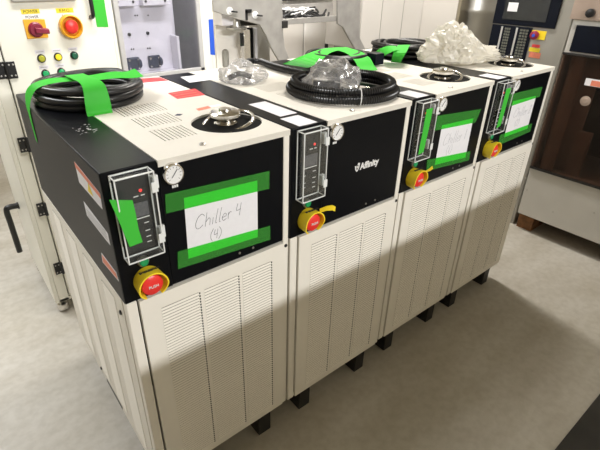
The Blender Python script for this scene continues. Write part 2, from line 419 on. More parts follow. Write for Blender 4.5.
    mb.box(x0, x1, y0, y0 + th, z0, z1).box(x0, x0 + th, y0 + th, y1, z0, z1).box(x1 - th, x1, y0 + th, y1, z0, z1)
    mb.box(x0 + th, x1 - th, y0 + th, y1, z0, z0 + th).box(x0 + th, x1 - th, y0 + th, y1, z1 - th, z1)
    ac = mb.build('display_cover', 'acrylic', t)
    e = .0026; mb = MB()
    for xx in (x0, x1 - e):
        for yy in (y0, y1 - e): mb.box(xx - .0004, xx + e + .0004, yy - .0004, yy + e, z0, z1)
    for zz in (z0, z1 - e):
        for yy in (y0, y1 - e): mb.box(x0, x1, yy - .0004, yy + e, zz - .0004, zz + e + .0004)
        for xx in (x0, x1 - e): mb.box(xx - .0004, xx + e + .0004, y0, y1, zz, zz + e)
    mb.build('cover_edge', 'acrylic_edge', ac, bevel=.0006)
    for z in (1.165, 1.028):
        mb = MB().box(x1, x1 + .018, -.010, -.0005, z, z + .034).cyl((x1 + .006, -.013, z), (x1 + .006, -.013, z + .034), .0055, 12)
        mb.box(x1 - .012, x1 + .004, -.0385, -.0365, z + .004, z + .030)
        mb.build('hinge', 'acrylic_edge', ac, bevel=.001)
    # power button and emergency stop
    b = MB().lathe([(.0155, 0), (.0155, .006), (.0135, .009), (.0115, .009)], (.064, 0.0004, .977), (0, -1, 0), 28).build('power_button', 'steel', t)
    MB().lathe([(.0115, .006), (.0115, .012), (.0095, .014), (0, .0142)], (.064, 0.0004, .977), (0, -1, 0), 24).build('button_lens', 'green', b)
    ec = Vector((.068, 0, .918)); mb = MB()
    mb.lathe([(.038, 0.0), (.038, .005), (.024, .0055)], (ec.x, .0004, ec.z), (0, -1, 0), 40)
    ang = [math.radians(a) for a in range(-58, 239, 8)]; prof = []
    n = len(ang); vs = []
    for a in ang:
        ro = .0385; dep = .047 - .012 * max(0, -math.sin(a))
        for (r, y) in ((ro, 0), (ro + .003, -dep), (ro - .001, -dep), (ro - .004, 0)):
            vs.append((ec.x + r * math.cos(a), y, ec.z + r * math.sin(a)))
    fs = []
    for i in range(n - 1):
        a = 4 * i; q = a + 4
        fs += [(a, a + 1, q + 1, q), (a + 1, a + 2, q + 2, q + 1), (a + 2, a + 3, q + 3, q + 2), (a + 3, a, q, q + 3)]
    fs += [(0, 1, 2, 3), (4 * n - 1, 4 * n - 2, 4 * n - 3, 4 * n - 4)]
    mb.add(vs, fs, 0, True)
    es = mb.build('emergency_stop', 'yellow', t)
    MB().lathe([(.016, .0), (.016, .020), (.0285, .022), (.0300, .028), (.0285, .036), (.022, .0405), (0, .042)], (ec.x, 0, ec.z), (0, -1, 0), 32).build('red_button', 'red', es)
    # arrows and lettering on the mushroom head and the guard
    text('button_lettering', 'PUSH', .0115, front_mtx(ec.x, -.0424, ec.z - .004, 0), 'white', es, align='CENTER', extrude=.0012)
    text('guard_lettering', 'EMERGENCY', .0098, Matrix.Translation((ec.x, -.031, ec.z + .0418)), 'blackink', es, align='CENTER', extrude=.0012)
    # door screw heads
    for x in (.36, .41): MB().lathe([(.004, 0), (.004, .002), (0, .003)], (x, .0004, .885), (0, -1, 0), 10).build('panel_screw', 'steel', t)
    MB().lathe([(.006, 0), (.006, .0025), (0, .003)], (.539, -.001, .845), (0, -1, 0), 12).build('frame_screw', 'rubber', t)
    REMAP[0] = None
    return t

CH = [build_chiller()]
for k in range(1, 4):
    c = copy_tree(CH[0]); CH.append(c)
for k, c in enumerate(CH):
    c.location = (CX[k], (0, -.004, .002, 0)[k], 0)
CH[0]['label'] = 'chiller nearest the camera with a black cable coil and red stickers on its top'
CH[1]['label'] = 'chiller with a white printed logo on its black front and a corrugated hose on top'
CH[2]['label'] = 'third chiller from the left, between the logo chiller and the end chiller'
CH[3]['label'] = 'chiller at the far right end of the row beside the smoked window machine'
for c in CH: c['group'] = 'row of beige and black chillers'

# stickers on the nearest chiller
def quadplate(name, pts, m, parent, lift, th=.0005):
    pts = [Vector(p) + Vector(lift) for p in pts]; d = Vector(lift).normalized() * th
    return MB().hexa([tuple(p) for p in pts] + [tuple(p + d) for p in pts]).build(name, m, parent)
UPV = (0, 0, .0003)
q = quadplate('red_white_sticker', [at(137, 79, z=ZTOP), at(152, 90, z=ZTOP), (.545, at(183, 87, z=ZTOP).y, ZTOP), (.545, at(172, 76, z=ZTOP).y, ZTOP)], 'paper', CH[0], UPV)
quadplate('red_band', [at(137, 79, z=ZTOP), at(142, 83.2, z=ZTOP), (.545, at(176, 79.8, z=ZTOP).y, ZTOP), (.545, at(172, 76, z=ZTOP).y, ZTOP)], 'redlabel', q, (0, 0, .0009))
q = quadplate('red_warning_sticker', [at(168, 93.3, z=ZTOP), at(177.5, 99, z=ZTOP), at(205, 95, z=ZTOP), at(195, 88.7, z=ZTOP)], 'redlabel', CH[0], UPV)
mb = MB()
for k in range(3):
    a = at(172 + 3 * k, 94.2 + 1.8 * k, z=ZTOP); b = at(194 + 3 * k, 90.9 + 1.8 * k, z=ZTOP)
    mb.box(min(a.x, b.x), max(a.x, b.x), min(a.y, b.y), min(a.y, b.y) + .006, ZTOP + .0009, ZTOP + .0012)
mb.build('printed_lines', 'pinklabel', q)
quadplate('maker_badge', [Vector((.356 + .014 * math.cos(a), .322 + .011 * math.sin(a), ZTOP)) for a in (0, PI / 2, PI, 3 * PI / 2)], 'navy', CH[0], UPV)
q = quadplate('narrow_note', [at(196, 109, z=ZTOP), at(199, 110.8, z=ZTOP), at(211, 108, z=ZTOP), at(208, 106.2, z=ZTOP)], 'pinklabel', CH[0], UPV)
quadplate('barcode_note', [at(209, 106, z=ZTOP), at(212, 107.5, z=ZTOP), at(222, 105.6, z=ZTOP), at(219, 104.2, z=ZTOP)], 'paper', CH[0], UPV)
sh = [at(180, 77, z=ZTOP), at(189, 82.5, z=ZTOP), at(216, 79, z=ZTOP), at(207, 74, z=ZTOP)]
quadplate('white_label', [Vector((max(.006, min(p.x - CX[1], .5)), min(p.y, D - .01), ZTOP)) for p in sh], 'paper', CH[1], UPV)
REMAP[0] = chiller_scale
# left side stickers
LF = (-.0012, 0, 0)
s = quadplate('warning_sticker', [(0, .208, 1.138), (0, .028, 1.132), (0, .019, 1.176), (0, .208, 1.195)], 'paper', CH[0], LF)
quadplate('orange_band', [(0, .208, 1.180), (0, .02, 1.163), (0, .019, 1.176), (0, .208, 1.195)], 'pinklabel', s, (-.0019, 0, 0))
MB().prism([(.128, 1.143), (.088, 1.143), (.108, 1.172)], lambda u, v, d: (d, u, v), -.0026, -.0018).build('warning_triangle', 'yellowlabel', s)
s = quadplate('rating_label', [(0, .206, 1.040), (0, .025, 1.034), (0, .025, 1.068), (0, .208, 1.083)], 'paper', CH[0], LF)
mb = MB()
for k in range(4): mb.box(-.0023, -.0016, .04, .195, 1.043 + .007 * k, 1.0455 + .007 * k)
mb.build('printed_lines', 'greyink', s)
s = quadplate('salmon_sticker', [(0, .145, .922), (0, .014, .932), (0, .022, .955), (0, .136, .957)], 'paper', CH[0], LF)
quadplate('salmon_band', [(0, .137, .927), (0, .020, .936), (0, .024, .951), (0, .131, .953)], 'pinklabel', s, (-.0019, 0, 0))
REMAP[0] = None
# scuffs of white dust on its black top
mb = MB()
for k in range(26):
    x, y = .045 + .06 * rnd.random(), .30 + .09 * rnd.random(); s_ = .001 + .003 * rnd.random()
    mb.box(x, x + s_ * 2, y, y + s_, ZTOP + .0001, ZTOP + .0003)
mb.build('dust_scuff', 'dustwhite', CH[0])
# white labels at the front of the black strips of the other three
for c in CH[1:]:
    c0 = c.location
    MB().box(.032, .104, .006, .100, ZTOP + .0001, ZTOP + .0007).build('white_label', 'paper', c)
MB().box(.048, .118, .12, .30, ZTOP + .0001, ZTOP + .0006).build('pale_patch', 'cream_in', CH[1])  # pale rectangle on the second chiller's black strip
REMAP[0] = chiller_scale
# printed logo of the second chiller
lo = text('printed_logo', 'Affinity', .033, front_mtx(.310, .0001, 1.030, 0), 'white', CH[1], extrude=.0007, bold=.0011)
def sw(u, v, d): return (.283 + u * .024, d, 1.026 + v * .030)
mb = MB().prism([(0, .75), (.12, .28), (.45, 0), (.55, .06), (.32, .35), (.30, .75)], sw, -.0008, .0002)
mb.prism([(.47, .10), (.62, .06), (.90, .45), (1.0, 1.0), (.62, 1.05), (.50, .80), (.72, .84), (.74, .50)], sw, -.0008, .0002)
mb.prism([(.42, .55), (.55, .42), (.66, .62), (.60, .74), (.50, .72)], sw, -.0008, .0002)
mb.build('logo_symbol', 'white', CH[1])
# wide-open yellow flap beside the second emergency stop
mb = MB().strip([(.115, -.012, .945), (.130, -.030, .958), (.150, -.036, .957), (.168, -.032, .945)], [(.118, -.008, .928), (.134, -.026, .938), (.153, -.033, .936), (.170, -.029, .925)], thick=.0015)
mb.build('yellow_tag', 'yellow', CH[1])
mb = MB().strip([(.100, -.036, .948), (.112, -.044, .958), (.122, -.048, .968)], [(.112, -.030, .938), (.126, -.040, .944), (.136, -.044, .952)], thick=.0015)
mb.build('yellow_tag', 'yellow', CH[2])

# ------------------------------------------------------------ paper signs
GLY = {
    'C': [[(.85, .80), (.6, 1.0), (.25, .85), (.03, .45), (.1, .08), (.4, 0), (.75, .18)]],
    'h': [[(.1, 1.0), (.05, .5), (.0, 0)], [(.03, .3), (.3, .55), (.45, .45), (.45, 0)]],
    'i': [[(.15, .5), (.1, 0)], [(.2, .72), (.21, .74)]],
    'l': [[(.25, 1.05), (.15, .5), (.1, .05), (.22, 0)]],
    'e': [[(.05, .25), (.4, .3), (.38, .48), (.2, .5), (.02, .25), (.15, 0), (.45, .08)]],
    'r': [[(.1, .5), (.08, 0)], [(.08, .3), (.25, .5), (.42, .45)]],
    '4': [[(.15, .95), (.05, .45), (.5, .5)], [(.5, .95), (.42, .0)]],
    '1': [[(.25, .95), (.2, 0)]],
    '2': [[(.05, .75), (.25, .95), (.45, .75), (.3, .4), (.02, .02), (.5, .05)]],
    '(': [[(.4, 1.1), (.12, .7), (.1, .25), (.35, -.15)]],
    ')': [[(.05, 1.1), (.35, .7), (.35, .25), (.05, -.15)]],
}
ADV = {'C': .95, 'h': .6, 'i': .32, 'l': .36, 'e': .55, 'r': .6, '4': .62, '1': .5, '2': .6, '(': .5, ')': .5, ' ': .25}
def handwriting(s, x, z, h, y, r, slope=0.0):
    mb = MB(); cx = 0.0
    for ch in s:
        for st in GLY.get(ch, []):
            pts = []
            for p in catmull([(u, v, 0) for u, v in st], 5):
                u = (cx + p.x * .8 + p.y * .15) * h; pts.append((x + u, y, z + p.y * h + slope * u))
            mb.tube(pts, r, 5)
        cx += ADV[ch] * .82
    return mb
def tapestrip(name, q, y, parent, m='tape', seg=10):
    """q = TL, TR, BR, BL as (x,z) on the front; slightly uneven torn ends"""
    (a, b, c, d) = q; L = []; R = []
    for k in range(seg + 1):
        t = k / seg
        L.append((a[0] + (b[0] - a[0]) * t, y - .0004 * abs(math.sin(7 * t + a[0] * 30)), a[1] + (b[1] - a[1]) * t))
        R.append((d[0] + (c[0] - d[0]) * t, y - .0004 * abs(math.sin(6 * t + 1)), d[1] + (c[1] - d[1]) * t))
    return MB().strip(L, R, thick=.0003).build(name, m, parent)
def paper_sign(k, label, paper, t1, t2, lines, ink, r):
    x0 = CX[k]; y = CH[k].location.y
    t = thing('paper_sign', label, 'sign', (x0, y, 0), 'taped paper chiller signs')
    p = MB().strip([(paper[0][0], -.0009, paper[0][1]), (paper[1][0], -.0009, paper[1][1])], [(paper[3][0], -.0009, paper[3][1]), (paper[2][0], -.0009, paper[2][1])], thick=.0003)
    po = p.build('paper', 'paper', t, smooth=False)
    for (s, x, z, h, sl) in lines: handwriting(s, x, z, h, -.0014, r, sl).build('handwriting', ink, po)
    tapestrip('tape_strip', t1, -.0020, t); tapestrip('tape_strip', t2, -.0020, t)
    return t
paper_sign(0, 'white paper reading Chiller 4 held by two green tapes on the nearest chiller',
           [(.197, 1.115), (.431, 1.103), (.428, .917), (.191, .932)], [(.147, 1.140), (.474, 1.122), (.473, 1.066), (.143, 1.088)],
           [(.161, .967), (.475, .941), (.475, .891), (.156, .913)],
           [('Chiller 4', .220, 1.014, .040, -.01), ('(4)', .262, .965, .030, .0)], 'ink', .0007)
paper_sign(2, 'white paper sign taped to the front of the third chiller from the left',
           [(.215, 1.100), (.443, 1.090), (.446, .915), (.214, .935)], [(.165, 1.146), (.490, 1.122), (.466, 1.068), (.165, 1.088)],
           [(.150, .972), (.476, .938), (.480, .894), (.158, .922)],
           [('Chiller 1', .245, 1.010, .046, -.02), ('(1)', .278, .966, .034, 0)], 'faintink', .0007)
paper_sign(3, 'white paper sign taped to the farthest chiller at the right end',
           [(.205, 1.115), (.430, 1.108), (.432, .945), (.205, .945)], [(.155, 1.152), (.470, 1.146), (.470, 1.098), (.160, 1.094)],
           [(.155, .966), (.470, .966), (.472, .922), (.160, .915)],
           [('Chiller 2', .245, 1.030, .044, -.02), ('(2)', .278, .985, .032, 0)], 'faintink', .0007)

# loose green tape strips on the clear boxes
def box_tape(k, label, pts_l, pts_r):
    mb = MB().strip(pts_l, pts_r, thick=.0005)
    o = mb.build('green_tape_strip', 'tapesolid'); o.location = (CX[k], CH[k].location.y, 0)
    return tag(o, label, 'tape', 'green tapes on the clear boxes')
box_tape(0, 'green tape strip hanging on the clear display box of the nearest chiller',
         [(.003, -.030, 1.178), (.012, -.038, 1.13), (.019, -.040, 1.09), (.026, -.041, 1.052)], [(.0525, -.0385, 1.166), (.0545, -.0385, 1.13), (.055, -.039, 1.09), (.059, -.040, 1.053)])
for k, nm in ((2, 'green tape strip in front of the clear display box of the third chiller'), (3, 'green tape strip in front of the clear display box of the end chiller')):
    box_tape(k, nm, [(.040, -.0375, 1.198), (.036, -.038, 1.12), (.030, -.0385, 1.03)], [(.078, -.0375, 1.198), (.072, -.038, 1.12), (.062, -.0385, 1.035)])

REMAP[0] = None
# ------------------------------------------------------------ cable coils
def cable_coil(name, label, cx, cy, rx, ry, turns, r, seed, h):
    rr = random.Random(seed); t = thing(name, label, 'cable', (cx, cy, ZTOP), 'taped cable coils on the chillers')
    pts = []; n = 44; per = []
    levels = max(2, round(h / (1.92 * r)))
    for k in range(turns):
        lv = k % levels; inn = k // levels
        per.append((lv, inn, rr.uniform(-.006, .006), rr.uniform(-.010, .010), rr.uniform(0, 6)))
    for k, (lv, inn, dx, dy, ph) in enumerate(per):
        nx = per[min(k + 1, turns - 1)]
        for j in range(n):
            f = j / n; g = max(0, (f - .8) / .2); g = g * g * (3 - 2 * g)
            l = lv * (1 - g) + nx[0] * g; i_ = inn * (1 - g) + nx[1] * g
            ddx = dx * (1 - g) + nx[2] * g; ddy = dy * (1 - g) + nx[3] * g
            a = 2 * PI * f + .6 * seed; sc = -i_ * r * 2.1
            pts.append((ddx + (rx - r + sc) * math.cos(a), ddy + (ry - r + sc) * math.sin(a), r + l * r * 1.93 + .004 * math.sin(2 * a + ph) * (l > .4)))
    MB().tube(pts, r, 10).build('cable', 'rubber', t)
    return t, pts
coil, _ = cable_coil('cable_coil', 'thick black cable coil with green tape on the nearest chiller', .203, .690, .182, .195, 7, .0118, 1, .066)
def W2(pts, o): return [Vector(p) - Vector(o) for p in pts]
co = coil.location
# tape over the coil: from the left side of the cabinet over the top, a long free end, and one strip down the front
lh = [(-.0030, .738, 1.118), (-.0032, .745, 1.20), (-.002, .755, 1.2335), (.006, .75, 1.275), (.026, .72, 1.305), (.075, .70, 1.320), (.14, .70, 1.316), (.20, .685, 1.318), (.27, .665, 1.325), (.32, .665, 1.320), (.362, .69, 1.322)]
rh = [(-.0030, .718, 1.110), (-.0032, .714, 1.19), (-.002, .698, 1.2335), (.010, .69, 1.27), (.032, .66, 1.303), (.085, .64, 1.316), (.15, .645, 1.312), (.20, .635, 1.310), (.27, .615, 1.312), (.325, .615, 1.306), (.372, .638, 1.302)]
lift = lambda l: [(x, y - .025, z + .0605) for x, y, z in l]
MB().strip(W2(catmull(lift(lh), 4), co), W2(catmull(lift(rh), 4), co), thick=.0005).build('green_tape', 'tapesolid', coil)
lf = [(.125, .70, 1.324), (.128, .62, 1.326), (.130, .55, 1.326), (.128, .518, 1.310), (.122, .506, 1.266), (.121, .502, 1.236), (.118, .46, 1.2325), (.113, .413, 1.2325)]
rf = [(.185, .70, 1.324), (.188, .63, 1.326), (.194, .56, 1.326), (.198, .518, 1.312), (.199, .502, 1.268), (.199, .498, 1.236), (.199, .47, 1.2325), (.199, .428, 1.2325)]
MB().strip(W2(catmull(lift(lf), 4), co), W2(catmull(lift(rf), 4), co), thick=.0005).build('green_tape', 'tapesolid', coil)

# second coil (between second and third chiller) with tapes and a plug
coil2, _ = cable_coil('cable_coil', 'black cable coil under green tapes with a plug end behind the corrugated hose', 1.425, .70, .17, .155, 6, .0120, 2, .046)
o2 = coil2.location
def add_tape(root, L, R):
    MB().strip(W2(catmull(L, 4), root.location), W2(catmull(R, 4), root.location), thick=.0005).build('green_tape', 'tapesolid', root)
add_tape(coil2, [at(283, 64, z=ZTOP + .004), at(302, 56, z=ZTOP + .041), at(322, 49, z=ZTOP + .049), at(345, 47.5, z=ZTOP + .0492), at(360, 52, z=ZTOP + .041)],
         [at(308, 68, z=ZTOP + .004), at(320, 62, z=ZTOP + .038), at(331, 52.5, z=ZTOP + .049), at(349, 50, z=ZTOP + .0492), at(364, 56, z=ZTOP + .034)])
add_tape(coil2, [at(332, 49, z=ZTOP + .0492), at(346, 53, z=ZTOP + .049), at(354, 60, z=ZTOP + .038), at(358, 67, z=ZTOP + .015), at(360, 71, z=ZTOP + .002)],
         [at(346, 47, z=ZTOP + .0492), at(362, 52, z=ZTOP + .049), at(370, 58, z=ZTOP + .038), at(374, 65, z=ZTOP + .015), at(378, 70, z=ZTOP + .002)])
pc = at(375, 64, z=ZTOP + .006)
mb = MB().box(-.030, .030, -.028, .032, 0, .052).box(.030, .036, -.022, .026, .006, .046)
pl = mb.build('plug', 'navypanel', coil2, bevel=.004); pl.location = Vector(pc) - o2
mb = MB()
for yy, zz in ((-.008, .036), (-.008, .016), (.014, .036)): mb.box(.036, .056, yy, yy + .004, zz, zz + .006)
mb.build('plug_pin', 'chrome', pl)

coil3, _ = cable_coil('cable_coil', 'black cable coil with green tape at the rear beside the crumpled packing film', 1.885, .665, .165, .18, 9, .0115, 3, .066)
add_tape(coil3, [at(373, 55, z=ZTOP + .003), at(379, 49, z=ZTOP + .05), at(388, 46, z=ZTOP + .074), at(396, 46, z=ZTOP + .074)],
         [at(380, 60, z=ZTOP + .003), at(386, 55, z=ZTOP + .05), at(394, 51, z=ZTOP + .074), at(399, 50, z=ZTOP + .074)])
add_tape(coil3, [at(398, 45, z=ZTOP + .075), at(394, 51, z=ZTOP + .072), at(392, 58, z=ZTOP + .035), at(391, 62, z=ZTOP + .003)],
         [at(410, 44.5, z=ZTOP + .075), at(407, 51, z=ZTOP + .073), at(403, 58, z=ZTOP + .04), at(401, 63, z=ZTOP + .003)])

# ------------------------------------------------------------ corrugated hose on the second chiller
hc = Vector((.997, .236, ZTOP)); hr = .0155
ht = thing('corrugated_hose', 'black corrugated hose coiled on the logo chiller with a white cable tie', 'hose', hc)
path = []
for k in range(2 * 60):
    a = 1.9 + 2 * PI * k / 60; lp = k / 60
    rad = .200 - .020 * max(0, min(1, lp - .3))
    path.append(Vector((rad * 1.02 * math.cos(a), rad * math.sin(a), hr + .0015 + (.024 * max(0, min(1, (lp - .75) / .25))))))
# tail runs back along the right edge and over the rear of the chiller
tail = [at(312, 76.5, z=ZTOP + hr + .002), at(300, 73, z=ZTOP + hr + .002), at(285, 69.5, z=ZTOP + hr + .002), at(270, 65, z=ZTOP + hr + .002), at(260, 61.5, z=ZTOP + hr + .004), at(250, 61.2, z=ZTOP + hr + .004), at(243, 64, z=ZTOP + hr - .0)]
def resample(pts, step):
    pts = [Vector(p) for p in pts]; out = [pts[0]]; acc = 0
    for a, b in zip(pts, pts[1:]):
        L = (b - a).length; d = step - acc
        while d <= L: out.append(a + (b - a) * (d / L)); d += step
        acc = (acc + L) % step
    return out
def corrugated(pts, name, parent):
    p = resample(catmull(pts, 4), .0046)
    return MB().tube(p, lambda i: hr if i % 2 == 0 else hr - .0038, 14).build(name, 'hose', parent, smooth=False)
corrugated(path, 'hose_coil', ht)
corrugated([Vector(p) - hc for p in tail], 'hose_tail', ht)
a0 = math.radians(-118)
tie = []
for k in range(20):
    w = 2 * PI * k / 20; rr_ = .202 + .0 + .0205 * math.cos(w); tie.append((rr_ * math.cos(a0) * 1.02, rr_ * math.sin(a0), .030 + .0285 * math.sin(w)))
MB().tube(tie, .0018, 6, closed=True).build('cable_tie', 'white', ht)
# end fittings of the hose
ends = thing('hose_fitting', 'black hose end fitting with pale collar inside the corrugated hose coil', 'fitting', (.905, .30, ZTOP))
MB().lathe([(.020, 0), (.020, .05), (.024, .052), (.024, .075), (.016, .08), (.016, .10)], (0, 0, .026), (.55, -.75, .0), 18).build('body', 'rubber', ends)
MB().lathe([(.0215, .0), (.0225, .004), (.0225, .010), (.0215, .014)], (.030, -.041, .026), (.55, -.75, 0), 18).build('collar', 'chrome', ends)
ends2 = thing('hose_fitting', 'dark hose end with brass ring lying at the left inside of the hose coil', 'fitting', (.885, .355, ZTOP))
MB().lathe([(.017, 0), (.017, .06), (.022, .062), (.022, .08)], (0, 0, .023), (.85, .5, 0), 18).build('body', 'rubber', ends2)
MB().lathe([(.0225, 0), (.0225, .009), (.018, .010)], (.0735, .0432, .023), (.85, .5, 0), 18).build('ring', 'brass', ends2)

# ------------------------------------------------------------ crumpled bags
def crumple(name, label, cat, loc, size, m, seed, sub=4, amp=.35, freq=2.2, shape=None, fine=.18):
    bm = bmesh.new(); bmesh.ops.create_icosphere(bm, subdivisions=sub, radius=1)
    off = Vector((seed * 3.7, seed * 1.3, seed * 7.1))
    for v in bm.verts:
        n = v.co.normalized()
        d = 1 + amp * noise.noise(n * freq + off) + fine * (abs(noise.noise(n * freq * 3.1 + off)) - .25) + fine * .35 * (abs(noise.noise(n * freq * 7 + off)) - .25)
        c = n * d
        if shape: c = shape(c)
        if c.z < -.12: c.z = -.12 + (c.z + .12) * .08
        c = Vector((c.x * size[0], c.y * size[1], c.z * size[2]))
        v.co = c
    zmin = min(v.co.z for v in bm.verts)
    for v in bm.verts:
        v.co.z = (v.co.z - zmin)
    me = bpy.data.meshes.new(name); bm.to_mesh(me); bm.free(); me.materials.append(M[m])
    for p in me.polygons: p.use_smooth = False
    o = bpy.data.objects.new(name, me); COL.objects.link(o); o.location = loc
    return tag(o, label, cat)
fp = at(244, 81, z=ZTOP)
crumple('plastic_bag', 'crumpled grey plastic bag of dark parts at the rear of the logo chiller', 'bag', (fp.x, fp.y, ZTOP + .001), (.095, .085, .062), 'bag', 2, shape=lambda c: Vector((c.x, c.y, c.z * (1 - .3 * c.x))))
part = thing('small_fitting', 'dark metal fitting inside the grey plastic bag at the rear', 'fitting', (fp.x - .02, fp.y - .005, ZTOP + .004))
MB().tube(catmull([(-.045, .02, .012), (0, .005, .028), (.04, -.02, .014)]), .011, 10).build('elbow', 'rubber', part)
MB().lathe([(.014, 0), (.014, .02), (.009, .022), (.009, .03)], (.035, .015, .002), (0, 0, 1), 14).build('collar', 'steel', part)
bp = at(338, 95, z=ZTOP)
crumple('plastic_bag', 'clear plastic bag tied around fittings inside the hose coil', 'bag', (.960, .255, ZTOP + .012), (.105, .095, .088), 'bag', 5, shape=lambda c: Vector((c.x, c.y, c.z)))
cap = at(364, 97, z=ZTOP)
# film heap: tall crumpled lump tapering to a low tail on the right
def filmshape(c):
    h = 1.0 if c.x < -.15 else max(.34, 1.0 - 1.25 * (c.x + .15))
    return Vector((c.x * 1.0, c.y, c.z * h))

film = crumple('packing_film', 'heap of crumpled cream packing film lying on the two far chillers', 'plastic film', (1.93, .345, ZTOP + .001), (.205, .12, .165), 'film', 9, sub=5, amp=.24, freq=1.8, shape=filmshape, fine=.26)
film.rotation_euler = (0, 0, -.45)

# ------------------------------------------------------------ cream control cabinet behind
cab = thing('control_cabinet', 'cream control cabinet with yellow lamps and a clear window door behind the nearest chiller', 'cabinet', (0, 0, 0))
REMAP[0] = cabinet_scale
FY = 1.30; X0, X1 = -.032, 1.088; CT = 2.25; CB = .075
mb = MB().box(X0, X0 + .02, FY, 1.86, CB, CT).box(X1 - .02, X1, FY, 1.86, CB, CT).box(X0, X1, 1.84, 1.86, CB, CT)
mb.box(X0 + .02, X1 - .02, FY, 1.84, CT - .02, CT).box(X0 + .02, X1 - .02, FY, 1.84, CB, CB + .02)
mb.box(X0 + .02, .040, FY, FY + .03, CB, CT).box(.530, .548, FY, 1.84, CB, CT).box(1.012, X1 - .02, FY, FY + .03, CB, CT)
mb.build('carcass', 'cream', cab, bevel=.003)
MB().box(.044, .526, FY - .012, FY + .012, CB + .03, CT - .03).build('door', 'cream', cab, bevel=.004)
DY = FY - .012
for z in (.29, .64, .97, 1.296, 1.62):
    mb = MB().box(.008, .040, FY - .008, FY - .0005, z - .034, z + .034).box(.046, .078, DY - .008, DY - .0005, z - .034, z + .034)
    mb.cyl((.043, DY - .004, z - .034), (.043, DY - .004, z + .034), .007, 12)
    h = mb.build('hinge', 'rubber', cab, bevel=.001)
    mb = MB()
    for xx, yy in ((.016, FY - .008), (.032, FY - .008), (.054, DY - .008), (.070, DY - .008)):
        for zz in (z - .022, z + .022): mb.lathe([(.004, 0), (.004, .0015), (0, .002)], (xx, yy, zz), (0, -1, 0), 8)
    mb.build('screw', 'steel', h)
# door furniture
def onF(px, py): return at(px, py, y=DY)
def fplate(name, x0, x1, z0, z1, m, parent=cab, y=DY, th=.002): return MB().box(x0, x1, y - th, y, z0, z1).build(name, m, parent)
sw_ = MB().prism([(.152, 1.487), (.238, 1.485), (.238, 1.412), (.152, 1.412)], lambda u, v, d: (u, d, v), DY - .006, DY).build('power_switch', 'orange', cab, bevel=.002)
MB().lathe([(.030, 0), (.030, .010), (.024, .014), (.024, .022), (0, .022)], (.193, DY - .006, 1.447), (0, -1, 0), 28).build('switch_base', 'darkred', sw_)
MB().hexa([(.185, DY - .028, 1.433), (.185, DY - .028, 1.459), (.240, DY - .028, 1.452), (.240, DY - .028, 1.428), (.185, DY - .044, 1.435), (.185, DY - .044, 1.457), (.240, DY - .044, 1.448), (.240, DY - .044, 1.432)]).build('switch_handle', 'darkred', sw_, bevel=.003)
e = MB().lathe([(.048, 0), (.048, .030), (.043, .034), (.040, .030), (.036, .006)], (.338, DY, 1.452), (0, -1, 0), 36).build('emergency_stop', 'orange', cab)
MB().lathe([(.014, 0), (.014, .018), (.026, .020), (.028, .026), (.026, .033), (.018, .037), (0, .038)], (.338, DY - .002, 1.452), (0, -1, 0), 28).build('red_button', 'red', e)
for x0, x1, z0, z1, s in ((.154, .226, 1.507, 1.525, 'POWER'), (.293, .366, 1.506, 1.524, 'E.M.O.')):
    l = fplate('yellow_label', x0, x1, z0, z1, 'yellowlabel', th=.0012)
    text('label_lettering', s, .017, front_mtx((x0 + x1) / 2, DY - .0016, z0 + .003), 'blackink', l, align='CENTER')
for x0, x1, z0, z1, s in ((.154, .228, 1.488, 1.503, 'POWER'), (.302, .360, 1.487, 1.502, 'E.M.O')):
    l = fplate('white_label', x0, x1, z0, z1, 'white', th=.0012)
    text('label_lettering', s, .015, front_mtx((x0 + x1) / 2, DY - .0016, z0 + .002), 'blackink', l, align='CENTER')
for (x, z, lens) in ((.189, 1.331, 'olive'), (.259, 1.331, 'yellowlens'), (.330, 1.331, 'darkgreen'), (.191, 1.267, 'litgreen'), (.259, 1.267, 'litgreen')):
    b = MB().lathe([(.0175, 0), (.0175, .008), (.0150, .011), (.0130, .010)], (x, DY, z), (0, -1, 0), 24).build('push_button', 'rubber', cab)
    MB().lathe([(.0132, .004), (.0132, .014), (.010, .017), (0, .0175)], (x, DY, z), (0, -1, 0), 22).build('button_lens', lens, b)
    MB().box(x - .020, x + .020, DY - .0012, DY, z + .020, z + .034).build('name_plate', 'cream_in', b)
    MB().box(x - .015, x + .015, DY - .0018, DY - .0008, z + .025, z + .028).build('printed_line', 'greyink', b)
s = MB().box(.125, .385, DY - .020, DY, 1.553, 1.80).build('operator_screen', 'frame_grey', cab, bevel=.006)
MB().box(.145, .365, DY - .022, DY - .019, 1.575, 1.78).build('display', 'screen', s)
mb = MB().tube(catmull([(.437, DY, 1.66), (.437, DY - .035, 1.65), (.437, DY - .04, 1.58), (.437, DY - .04, 1.505), (.437, DY - .030, 1.488), (.437, DY - .0, 1.484)]), .009, 10)
mb.build('door_handle', 'rubber', cab)
# caster feet
for x, y in ((X0 + .035, FY + .035), (X0 + .035, 1.80), (X1 - .04, FY + .035), (X1 - .04, 1.80)):
    mb = MB().lathe([(0, 0), (.02, .003), (.032, .018), (.034, .032), (.028, .05), (.012, .058), (.012, CB)], (x, y, 0), n=20)
    mb.build('foot', 'chrome', cab)
# black lever handle on its left side
mb = MB().tube(catmull([(X0, 1.70, .515), (X0 - .05, 1.70, .517), (X0 - .066, 1.70, .500), (X0 - .066, 1.70, .42), (X0 - .066, 1.70, .235)], 6), .016, 12)
mb.lathe([(.02, 0), (.02, .006), (.013, .012)], (X0, 1.70, .515), (-1, 0, 0), 18)
mb.build('lever_handle', 'rubber', cab)
